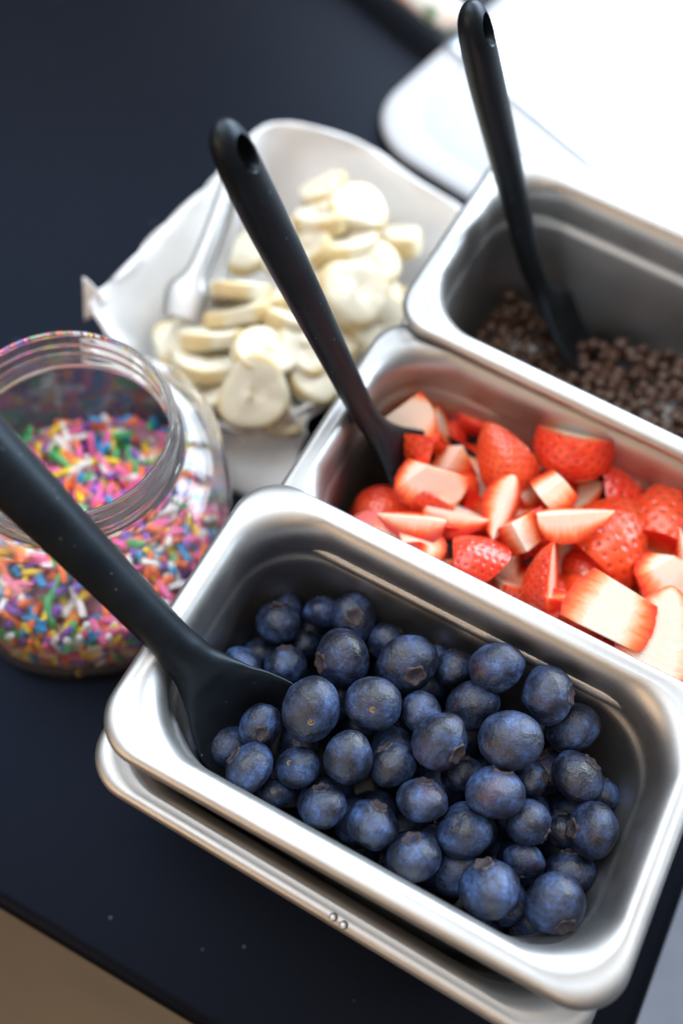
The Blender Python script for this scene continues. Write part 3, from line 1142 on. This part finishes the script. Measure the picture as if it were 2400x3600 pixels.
boat = empty('paper_boat', (-0.165, 0.19, 0))
tag(boat, 'white paper boat full of banana slices between jar and pans', 'food tray')
BR = [(335, 1075, .050), (455, 955, .050), (590, 815, .050), (745, 655, .051), (905, 480, .052), (1050, 440, .052), (1250, 508, .050), (1430, 622, .048), (1625, 750, .046),
      (1680, 880, .042), (1560, 1080, .040), (1420, 1250, .038), (1270, 1360, .036), (1130, 1410, .035), (1045, 1440, .034), (1000, 1492, .030), (880, 1528, .030),
      (770, 1505, .031), (660, 1430, .033), (560, 1340, .036), (455, 1235, .042), (370, 1150, .048)]
rim_pts = [at(x, y, z) for x, y, z in BR]
rim_pts = [Vector((min(p.x, -0.0705), p.y, p.z)) for p in rim_pts]
NSUB = 5
ring = catmull(rim_pts, NSUB)
cen = sum(ring, Vector()) / len(ring)
vs = []
rows = [(1.012, 1.0), (1.0, 1.012), (0.985, 0.985), (0.955, 0.86), (0.90, 0.64), (0.83, 0.38), (0.77, 0.16), (0.72, 0.045), (0.66, 0.02), (0.40, 0.02), (0.12, 0.02)]
for k_, (s, hz) in enumerate(rows):
    for i, p in enumerate(ring):
        q = Vector((cen.x + (p.x - cen.x) * s, cen.y + (p.y - cen.y) * s, 0.0015 + p.z * hz))
        cr = (mnoise.noise(Vector((i * 0.21, k_ * 0.5, 4))) * 0.0026 + (abs(mnoise.noise(Vector((i * 0.13 + k_ * 0.35, k_ * 0.2, 9)))) - 0.2) * 0.006) * (1 if k_ < 7 else 0)
        q += (q - Vector((cen.x, cen.y, q.z))).normalized() * cr
        vs.append(q - boat.location)
nc = len(ring)
fs = grid_faces(len(rows), nc) + [tuple(range(len(vs) - nc, len(vs)))]
bo = link('tray_wall', mesh_of('tray_wall', vs, fs), PAPER, boat)
sd = bo.modifiers.new('thick', 'SOLIDIFY'); sd.thickness = 0.0007; sd.offset = 0


def flap(name, pts, parent, mat, bend=0.002, seed=1):
    """a small paper corner: a four-sided patch of world points, subdivided and crinkled"""
    a, b, c, d = [Vector(p) for p in pts]
    n = 9
    vs = []
    nn = (b - a).cross(d - a).normalized()
    for i in range(n):
        for j in range(n):
            u, v = i / (n - 1), j / (n - 1)
            p = a * (1 - u) * (1 - v) + b * u * (1 - v) + c * u * v + d * (1 - u) * v
            p += nn * (bend * math.sin(math.pi * u) * math.sin(math.pi * v * 0.9) + 0.0006 * mnoise.noise(Vector((u * 4, v * 4, seed))))
            vs.append(p - parent.location)
    o = link(name, mesh_of(name, vs, grid_faces(n, n, False)), mat, parent)
    s = o.modifiers.new('thick', 'SOLIDIFY'); s.thickness = 0.0007; s.offset = 0
    return o


flap('corner_fold', [at(300, 1130, .034), at(292, 975, .062), at(306, 985, .062), at(382, 1062, .050)], boat, PAPER, 0.001)
flap('corner_fold', [at(960, 1490, .034), at(1020, 1432, .042), at(1082, 1530, .030), at(1060, 1580, .018)], boat, PAPER, 0.003, 3)
flap('corner_fold', [at(1000, 1470, .038), at(1190, 1370, .040), at(1175, 1420, .030), at(1040, 1500, .032)], boat, PAPER, 0.002, 5)
# the paper sheet below, with a pinked front edge
sh = []
e0, e1 = at(640, 1650, .004), at(985, 1790, .004)
b0, b1 = at(590, 1385, .034), at(1085, 1452, .036)
n = 64
for row, s in enumerate((0.0, 0.12, 0.25, 0.38, 0.5, 0.62, 0.74, 0.86, 0.95, 1.0)):
    for i in range(n + 1):
        u = i / n
        q = b0.lerp(b1, u).lerp(e0.lerp(e1, u), s)
        if row == 9: q += (e0 - b0).normalized() * (0.0008 if i % 2 else -0.0008)
        q.z = 0.0022 + 0.024 * (1 - s) ** 4.5 + 0.0085 * (1 - s ** 6) + 0.0016 * mnoise.noise(Vector((u * 5, s * 2.5, 1))) * math.sin(math.pi * min(1, s * 1.1 + 0.05))
        sh.append(q)
so = link('paper_sheet', mesh_of('paper_sheet', sh, [tuple(reversed(f)) for f in grid_faces(10, n + 1, False)]), NAPKIN)
sd = so.modifiers.new('thick', 'SOLIDIFY'); sd.thickness = 0.0004; sd.offset = 1
tag(so, 'white paper sheet with pinked edge draped from the banana boat by the jar', 'paper')


def slice_mesh(seed):
    rr = random.Random(seed)
    n = 40
    ph, k2 = rr.random() * 6, rr.uniform(0.04, 0.10)
    th = 0.0088
    vs = []
    for r_, z in ((0.0, .47), (0.30, .475), (0.6, .49), (0.82, .49), (0.94, .45), (0.99, .36), (1.0, .2), (1.0, -.2), (0.99, -.36), (0.94, -.45), (0.82, -.49), (0.6, -.49), (0.0, -.48)):
        for i in range(n):
            a = 2 * math.pi * i / n
            q = 0.0135 * r_ * (1 + k2 * math.cos(3 * a + ph) + 0.04 * math.cos(2 * a))
            zz = z * th * (1 + 0.25 * math.sin(a + ph)) + q * math.cos(a) * 0.14 + 0.0012 * mnoise.noise(Vector((q * 70 * math.cos(a), q * 70 * math.sin(a), seed * 3.3))) + 0.0004 * mnoise.noise(Vector((q * 200 * math.cos(a), q * 200 * math.sin(a), seed)))
            vs.append((q * math.cos(a), q * math.sin(a), zz))
    return mesh_of('banana_slice', vs, grid_faces(13, n))


BSM = [slice_mesh(s) for s in range(5)]
# x, y, radius in notes; height; axis in camera axes; label
BA = [
    (742, 440, 52, .046, (-.3, .6, .5), 'banana slice at the far end of the boat'),
    (822, 482, 66, .050, (.25, .35, .9), 'banana slice facing up, leaning at the far right of the boat'),
    (738, 505, 66, .048, (-.1, .75, .65), 'banana slice lying flat left of the far facing one'),
    (790, 566, 66, .044, (.15, .85, .5), 'banana slice lying on edge over a brown gap'),
    (852, 605, 58, .044, (.4, .3, .85), 'banana slice tilted right, right of the brown gap'),
    (918, 552, 50, .038, (-.2, .8, .5), 'banana slice nearest the right wall of the boat'),
    (812, 678, 76, .048, (.15, .1, 1), 'large banana slice facing the camera right of the spoon handle'),
    (708, 578, 60, .044, (-.4, .5, .7), 'banana slice behind the spoon handle near the middle'),
    (640, 575, 60, .040, (-.5, .5, .6), 'tan shaded banana slice beside the tongs'),
    (575, 580, 56, .036, (-.3, .3, .8), 'banana slice in shade against the left wall of the boat'),
    (548, 672, 72, .048, (.05, .95, .25), 'banana slice seen on edge, top of the left stack'),
    (540, 722, 70, .043, (.0, .93, .3), 'banana slice seen on edge, second in the left stack'),
    (480, 775, 70, .042, (.1, .92, .35), 'banana slice seen on edge at the lower left of the stack'),
    (470, 838, 72, .040, (.05, .85, .45), 'banana slice lowest at the left, by the jar'),
    (604, 815, 72, .052, (.62, .52, .6), 'banana slice leaning right in the middle of the boat'),
    (585, 905, 80, .047, (-.1, -.12, 1), 'pointed banana slice nearest the camera, facing it'),
    (455, 905, 60, .036, (-.2, .6, .7), 'banana slice half hidden behind the jar'),
    (690, 800, 62, .046, (.5, .2, .85), 'banana slice left of the spoon handle, facing right'),
    (720, 868, 60, .040, (.3, .4, .85), 'banana slice at the front right by the paper fold'),
    (668, 745, 56, .046, (.2, .8, .5), 'banana slice lying under the spoon handle'),
    (420, 775, 46, .036, (-.6, .3, .7), 'greenish banana slice at the left wall below the tongs'),
    (860, 745, 62, .038, (.4, .2, .9), 'banana slice low at the right wall beside the strawberry pan'),
    (760, 780, 60, .036, (.3, .5, .8), 'banana slice low behind the spoon handle'),
    (640, 690, 56, .038, (-.2, .7, .6), 'banana slice filling the middle left of the heap'),
    (880, 680, 54, .036, (.6, .2, .8), 'banana slice on edge against the right wall'),
    (700, 660, 58, .038, (0, .4, .9), 'banana slice hidden behind the middle of the spoon handle'),
    (530, 860, 60, .036, (0, .5, .8), 'banana slice under the pointed one at the front'),
    (640, 960, 50, .030, (.2, .3, .9), 'banana slice low at the front wall of the boat'),
    (780, 640, 56, .034, (0, .6, .8), 'banana slice beneath the large facing one'),
]
for i, (x, y, pr, z, d, lab) in enumerate(BA):
    p = at(x * K, y * K, z)
    r = pr * K * depth(p) / FPX
    o = link('banana_slice', BSM[i % 5], BANANA)
    o.location = p
    s = r * 1.08 / 0.0135
    o.scale = (s, s * rnd.uniform(0.86, 1.0), s * rnd.uniform(0.9, 1.3))
    o.rotation_mode = 'QUATERNION'
    o.rotation_quaternion = aim(CR * d[0] + CU * d[1] + CB * d[2], rnd.random() * 6.28)
    tag(o, lab, 'banana slice', 'banana slices in the paper boat')
for i in range(26):
    a, q = rnd.random() * 6.28, math.sqrt(rnd.random()) * 0.62
    j = rnd.randrange(len(ring))
    p = Vector((cen.x + (ring[j].x - cen.x) * q, cen.y + (ring[j].y - cen.y) * q, rnd.uniform(0.016, 0.026)))
    o = link('banana_slice', BSM[i % 5], BANANA)
    o.location = p
    o.rotation_euler = (rnd.uniform(-.5, .5), rnd.uniform(-.5, .5), rnd.uniform(0, 6))
    tag(o, 'banana slice at the bottom of the boat beneath the others', 'banana slice', 'banana slices beneath the top ones')

# ------------------------------------------------------------------ tongs in the boat


def strip(name, path, parent, mat, chan=0.0022):
    """a channel-section metal strip; path: (point, half width)"""
    vs = []
    npr = 9
    pts = [(Vector(p), w_) for p, w_ in path]
    for i, (p, hw) in enumerate(pts):
        a = pts[max(0, i - 1)][0]
        b = pts[min(len(pts) - 1, i + 1)][0]
        t_ = (b - a).normalized()
        up = (CB * 0.9 + CU * 0.2)
        side = t_.cross(up).normalized()
        up = side.cross(t_)
        for j in range(npr):
            u = -1 + 2 * j / (npr - 1)
            vs.append(p + side * (u * hw) - up * (chan * abs(u) ** 3) - parent.location)
    o = link(name, mesh_of(name, vs, grid_faces(len(pts), npr, False)), mat, parent)
    s = o.modifiers.new('thick', 'SOLIDIFY'); s.thickness = 0.0009; s.offset = 0
    sb = o.modifiers.new('round', 'SUBSURF'); sb.levels = 1; sb.render_levels = 1
    return o


tg = empty('tongs', at(800, 640, .06))
tag(tg, 'small steel serving tongs lying at the left side of the banana boat', 'tongs')
strip('arm', [(at(840, 520, .076), .0030), (at(800, 640, .072), .0034), (at(760, 760, .067), .0036), (at(715, 880, .062), .0038), (at(678, 965, .058), .0042), (at(660, 1000, .056), .0085),
              (at(655, 1012, .0555), .0098), (at(645, 1060, .053), .0098), (at(634, 1112, .050), .0094), (at(632, 1120, .0496), .0090)], tg, STEEL)
strip('arm', [(at(850, 540, .070), .0030), (at(838, 680, .062), .0032), (at(812, 800, .056), .0034), (at(780, 900, .050), .0036), (at(752, 975, .046), .0040), (at(735, 1020, .044), .0070),
              (at(722, 1060, .042), .0078), (at(712, 1095, .040), .0074)], tg, STEEL)
strip('hinge', [(at(850, 505, .076), .0045), (at(846, 520, .074), .0052), (at(840, 545, .073), .0045)], tg, STEEL, 0.004)

# ------------------------------------------------------------------ clear jar of sprinkles
JX, JY = -0.1565, 0.0355
OUTP = [(0.0, 0.0), (0.0, 0.030), (0.0, 0.047), (0.0006, 0.0525), (0.0028, 0.0570), (0.007, 0.0592), (0.014, 0.0600), (0.030, 0.0600), (0.046, 0.0600), (0.058, 0.0600), (0.068, 0.0598),
        (0.0755, 0.0588), (0.0815, 0.0562), (0.0860, 0.0518), (0.0890, 0.0462), (0.0915, 0.0415), (0.0945, 0.0396), (0.0975, 0.0394), (0.0985, 0.0412), (0.0993, 0.0418), (0.1003, 0.0412),
        (0.1012, 0.0394), (0.1035, 0.0391), (0.1047, 0.0392), (0.1056, 0.0403), (0.1064, 0.0403), (0.1074, 0.0391), (0.1092, 0.0390), (0.1104, 0.0391), (0.1113, 0.0402), (0.1121, 0.0402),
        (0.1131, 0.0391), (0.1148, 0.0390), (0.1156, 0.0388), (0.1160, 0.0383)]
INP = [(0.1160, 0.0376), (0.1155, 0.0371), (0.1135, 0.0369), (0.104, 0.0369), (0.0955, 0.0372), (0.0905, 0.0388), (0.0880, 0.0438), (0.0850, 0.0494), (0.0800, 0.0542), (0.0740, 0.0570),
       (0.067, 0.0580), (0.056, 0.0580), (0.044, 0.0582), (0.028, 0.0582), (0.014, 0.0580), (0.008, 0.0568), (0.004, 0.0535), (0.0026, 0.047), (0.0022, 0.030), (0.0022, 0.0)]


def jar_shape(z, r_, a):
    """round neck, softly squared body with two pressed-in grips"""
    body = max(0, min(1, (0.092 - z) / 0.02))
    c, s = abs(math.cos(a - R(40))), abs(math.sin(a - R(40)))
    sq = (c ** 3.4 + s ** 3.4) ** (-1 / 3.4)
    r2 = r_ * (1 + body * (sq - 1) * 0.55 - body * 0.035)
    zz = math.exp(-((z - 0.042) / 0.019) ** 4)
    for g in (R(218), R(38)):
        d = (a - g + math.pi) % (2 * math.pi) - math.pi
        r2 -= 0.0055 * zz * math.exp(-(d / 0.42) ** 4) * (r_ > 0.03)
    # mould seam
    d = (a - R(-52) + math.pi) % (2 * math.pi) - math.pi
    r2 += 0.0004 * math.exp(-(d / 0.012) ** 2) * body
    return r2


nj = 144
vs = []
prof = OUTP + INP
for z, r_ in prof:
    for i in range(nj):
        a = 2 * math.pi * i / nj
        q = jar_shape(z, r_, a)
        vs.append((q * math.cos(a), q * math.sin(a), z))
jm = mesh_of('jar', vs, grid_faces(len(prof), nj))
bm = bmesh.new(); bm.from_mesh(jm)
bmesh.ops.remove_doubles(bm, verts=bm.verts, dist=1e-6)
bmesh.ops.recalc_face_normals(bm, faces=bm.faces)
bm.to_mesh(jm); bm.free()
jm.polygons.foreach_set('use_smooth', [True] * len(jm.polygons))
jar = link('sprinkle_jar', jm, CLEAR)
jar.location = (JX, JY, 0.0006)
tag(jar, 'open clear plastic jar of rainbow sprinkles beside the pans', 'jar')

TINTS = {'white': (0.80, 0.78, 0.76), 'yellow': (0.86, 0.60, 0.03), 'pink': (0.82, 0.14, 0.36), 'orange': (0.84, 0.17, 0.045), 'green': (0.06, 0.38, 0.12), 'blue': (0.02, 0.27, 0.56),
         'purple': (0.21, 0.08, 0.45)}
TN = ['white', 'white', 'yellow', 'yellow', 'pink', 'pink', 'orange', 'orange', 'green', 'blue', 'purple']


def rod(bend):
    xs = [(-.5, .45), (-.44, .9), (-.2, 1), (.2, 1), (.44, .9), (.5, .45)]
    n = 7
    v = []
    for x, s in xs:
        for i in range(n):
            a = 2 * math.pi * i / n
            v.append((x, 0.5 * s * math.cos(a), 0.5 * s * math.sin(a)))
    v = np.array(v)
    b = np.zeros_like(v)
    b[:, 2] = bend * (0.25 - v[:, 0] ** 2) * 4
    f = grid_faces(len(xs), n) + [tuple(reversed(range(n))), tuple(range(len(v) - n, len(v)))]
    return v, b, f


RV, RBEND, RF = rod(1.0)


def rod_mesh(name, tint):
    v = RV * np.array((0.0105, 0.0032, 0.0032)) + RBEND * np.array((0, 0, 0.0004))
    m = mesh_of(name, v, RF)
    a = m.color_attributes.new('tint', 'FLOAT_COLOR', 'POINT')
    a.data.foreach_set('color', np.tile((*tint, 1.0), len(v)).astype(np.float32))
    return m


RODS = {k_: rod_mesh('sprinkle', t_) for k_, t_ in TINTS.items()}


def rin(z):
    tab = sorted(INP)
    zs = [q[0] for q in tab]
    return float(np.interp(z, zs, [q[1] for q in tab]))


def ztop(x, y):
    return 0.036 + 0.010 * math.exp(-((x - 0.004) ** 2 + (y + 0.004) ** 2) / 0.026 ** 2) + 0.004 * mnoise.noise(Vector((x * 60, y * 60, 3))) - 0.10 * y


cand = []
to_cam = (CAM_LOC - Vector((JX, JY, 0.05))).normalized()
for k_ in range(1700):                          # against the jar's wall
    a = rnd.random() * 2 * math.pi
    z = 0.0045 + rnd.random() * 0.05
    rr_ = jar_shape(z, rin(z), a) - 0.0026 - rnd.random() * 0.006
    x, y = rr_ * math.cos(a), rr_ * math.sin(a)
    if z > ztop(x, y): continue
    t_ = Vector((-math.sin(a), math.cos(a), 0))
    d = (t_ * math.cos(b_ := rnd.random() * math.pi) + Vector((0, 0, 1)) * math.sin(b_) + Vector((math.cos(a), math.sin(a), 0)) * rnd.uniform(-.12, .12)).normalized()
    if z < 0.012: d.z *= 0.25
    score = Vector((math.cos(a), math.sin(a), 0)).dot(to_cam) - (jar_shape(z, rin(z), a) - rr_) * 60
    cand.append((score, Vector((x, y, z)), d.normalized()))
for k_ in range(700):                          # the top of the heap
    a, q = rnd.random() * 2 * math.pi, math.sqrt(rnd.random()) * 0.052
    x, y = q * math.cos(a), q * math.sin(a)
    z = ztop(x, y) - rnd.random() ** 1.5 * 0.007
    d = Vector((rnd.uniform(-1, 1), rnd.uniform(-1, 1), rnd.uniform(-.55, .55))).normalized()
    score = 0.9 - q * 12 - (ztop(x, y) - z) * 120
    cand.append((score, Vector((x, y, z)), d))
cand.sort(key=lambda c: -c[0])
MV, MC, MF = [], [], []
for i, (s, p, d) in enumerate(cand):
    tn = rnd.choice(TN)
    ln = rnd.uniform(0.75, 1.25)
    q = d.to_track_quat('X', 'Z') @ Quaternion((1, 0, 0), rnd.random() * 6.28)
    wp = p + jar.location
    if i < 300:
        o = link('sprinkle', RODS[tn], SPRK)
        o.location = wp
        o.rotation_mode = 'QUATERNION'
        o.rotation_quaternion = q
        o.scale = (ln, 1, 1)
        tag(o, f'{tn} sugar sprinkle rod in the clear jar', 'sprinkle', f'{tn} sprinkles in the jar')
    else:
        m3 = np.array(q.to_matrix())
        v = (RV * np.array((0.0105 * ln, 0.0032, 0.0032)) + RBEND * np.array((0, 0, rnd.uniform(-.0006, .0006)))) @ m3.T + np.array(wp)
        base = len(MV) * len(RV)
        MV.append(v)
        MC.append(np.tile((*TINTS[tn], 1.0), (len(RV), 1)))
        MF += [tuple(base + j for j in f) for f in RF]
# a closed core under the outer rods so that no daylight shows through the heap
nring = 48
cv = []
for zt, s in ((0.007, 0.0), (0.007, 0.84), (0.02, 0.86), (0.036, 0.86), (-1, 0.80), (-1, 0.45), (-1, 0.0)):
    for i in range(nring):
        a = 2 * math.pi * i / nring
        r_ = 0.0575 * s
        x, y = r_ * math.cos(a), r_ * math.sin(a)
        z = zt if zt > 0 else ztop(x, y) - 0.0075
        cv.append((x + JX, y + JY, z))
base = len(MV) * len(RV)
allv = np.concatenate(MV + [np.array(cv)])
MF += [tuple(base + j for j in f) for f in grid_faces(7, nring)]
MC.append(np.tile((0.35, 0.12, 0.2, 1.0), (len(cv), 1)))
mm = mesh_of('sprinkles', allv, MF)
ca = mm.color_attributes.new('tint', 'FLOAT_COLOR', 'POINT')
ca.data.foreach_set('color', np.concatenate(MC).astype(np.float32).ravel())
tag(link('sprinkles', mm, SPRK), 'mass of rainbow sugar sprinkles filling the jar', 'sprinkles', None, 'stuff')

# ------------------------------------------------------------------ white cutting board and knife behind
PX, PY, PA = 0.0546, 0.456, R(-10)
vs = []
prof = [(0.004, 0.0), (0.0012, 0.0006), (0.0002, 0.0020), (0.0, 0.0032), (0.0005, 0.0046), (0.0018, 0.0056), (0.004, 0.0060), (0.013, 0.0060), (0.0155, 0.0056), (0.018, 0.0052), (0.0205, 0.0056),
        (0.023, 0.0060), (0.05, 0.0060)]
for o_, z in prof:
    vs += [(x, y, z) for x, y in rrect(0.21 - o_, 0.17 - o_, 0.040 - o_ * 0.35, 14)]
nc = 60
fs = grid_faces(len(prof), nc) + [tuple(reversed(range(nc))), tuple(range(len(vs) - nc, len(vs)))]
pl = link('cutting_board', mesh_of('cutting_board', vs, fs), CERAMIC)
pl.location = (PX, PY, 0.0006)
pl.rotation_euler = (0, 0, PA)
tag(pl, 'white cutting board with rounded corners lying behind the banana boat', 'cutting board')

t = NT('printed_handle')
co = t.coords()
v1 = t.noise(co, 42, 2).outputs[0]
t.base(t.ramp(v1, [(0.36, (0.10, 0.17, 0.07)), (0.46, (0.62, 0.60, 0.56)), (0.55, (0.60, 0.33, 0.22)), (0.66, (0.66, 0.64, 0.62)), (0.8, (0.10, 0.16, 0.08))]))
t.set(Roughness=0.5)
PRINT = t.m
KZ = 0.0070
kt, kh = at(2080, 572, KZ), at(1545, 140, KZ)
kax = (kt - kh).normalized()
kside = Vector((-kax.y, kax.x, 0))               # away from the camera
KL = (kt - kh).length
kn = empty('kitchen_knife', kh)
tag(kn, 'kitchen knife with pale blade lying across the white board', 'knife')
nst = 24
vs = []
for i in range(nst + 1):
    s = i / nst
    wd = 0.034 * (1 - s ** 2.6) + 0.0004
    th = 0.0019 * (1 - 0.6 * s)
    for (u, z) in ((0, 0.0), (0, th), (0.35, th * 0.9), (0.8, th * 0.5), (1.0, 0.0003), (0.8, 0.0)):
        vs.append(kax * (KL * s) + kside * (wd * u) + Vector((0, 0, z + 0.0002)))
fs = grid_faces(nst + 1, 6) + [tuple(reversed(range(6))), tuple(range(len(vs) - 6, len(vs)))]
link('blade', mesh_of('blade', vs, fs, False), BLADE, kn)
vs = []
for x, hw_, ht in ((0.004, 0.007, 0.004), (0.0, 0.010, 0.0075), (-0.006, 0.0125, 0.0088), (-0.03, 0.0128, 0.0092), (-0.07, 0.0120, 0.0088), (-0.10, 0.0130, 0.0092), (-0.114, 0.011, 0.0085), (-0.120, 0.006, 0.005)):
    for k_ in range(16):
        a = 2 * math.pi * k_ / 16
        vs.append(kax * x + kside * (0.012 + hw_ * math.cos(a)) + Vector((0, 0, 0.0068 + ht * 0.72 * math.sin(a))))
fs = grid_faces(8, 16) + [tuple(reversed(range(16))), tuple(range(len(vs) - 16, len(vs)))]
link('handle', mesh_of('handle', vs, fs), PRINT, kn)

# ------------------------------------------------------------------ specks of sugar and dust on the cloth
bm = bmesh.new()
for k_ in range(30):
    if k_ < 24: q = Vector((rnd.uniform(-0.42, -0.2), rnd.uniform(0.10, 0.45), 0))
    else: q = Vector((rnd.uniform(-0.16, 0.08), rnd.uniform(-0.10, -0.072), 0))
    r_ = rnd.choice((0.0003, 0.0004, 0.0006))
    mt = Matrix.Translation((q.x, q.y, r_ * 0.5)) @ Matrix.Diagonal((r_, r_ * rnd.uniform(0.6, 1.2), r_ * 0.6, 1))
    bmesh.ops.create_icosphere(bm, subdivisions=1, radius=1, matrix=mt)
me = bpy.data.meshes.new('table_specks')
bm.to_mesh(me); bm.free()
tag(link('table_specks', me, m_plain('sugar_dust', (0.10, 0.105, 0.12), 0.8)), 'tiny pale specks of dust scattered on the black cloth', 'dust', None, 'stuff')
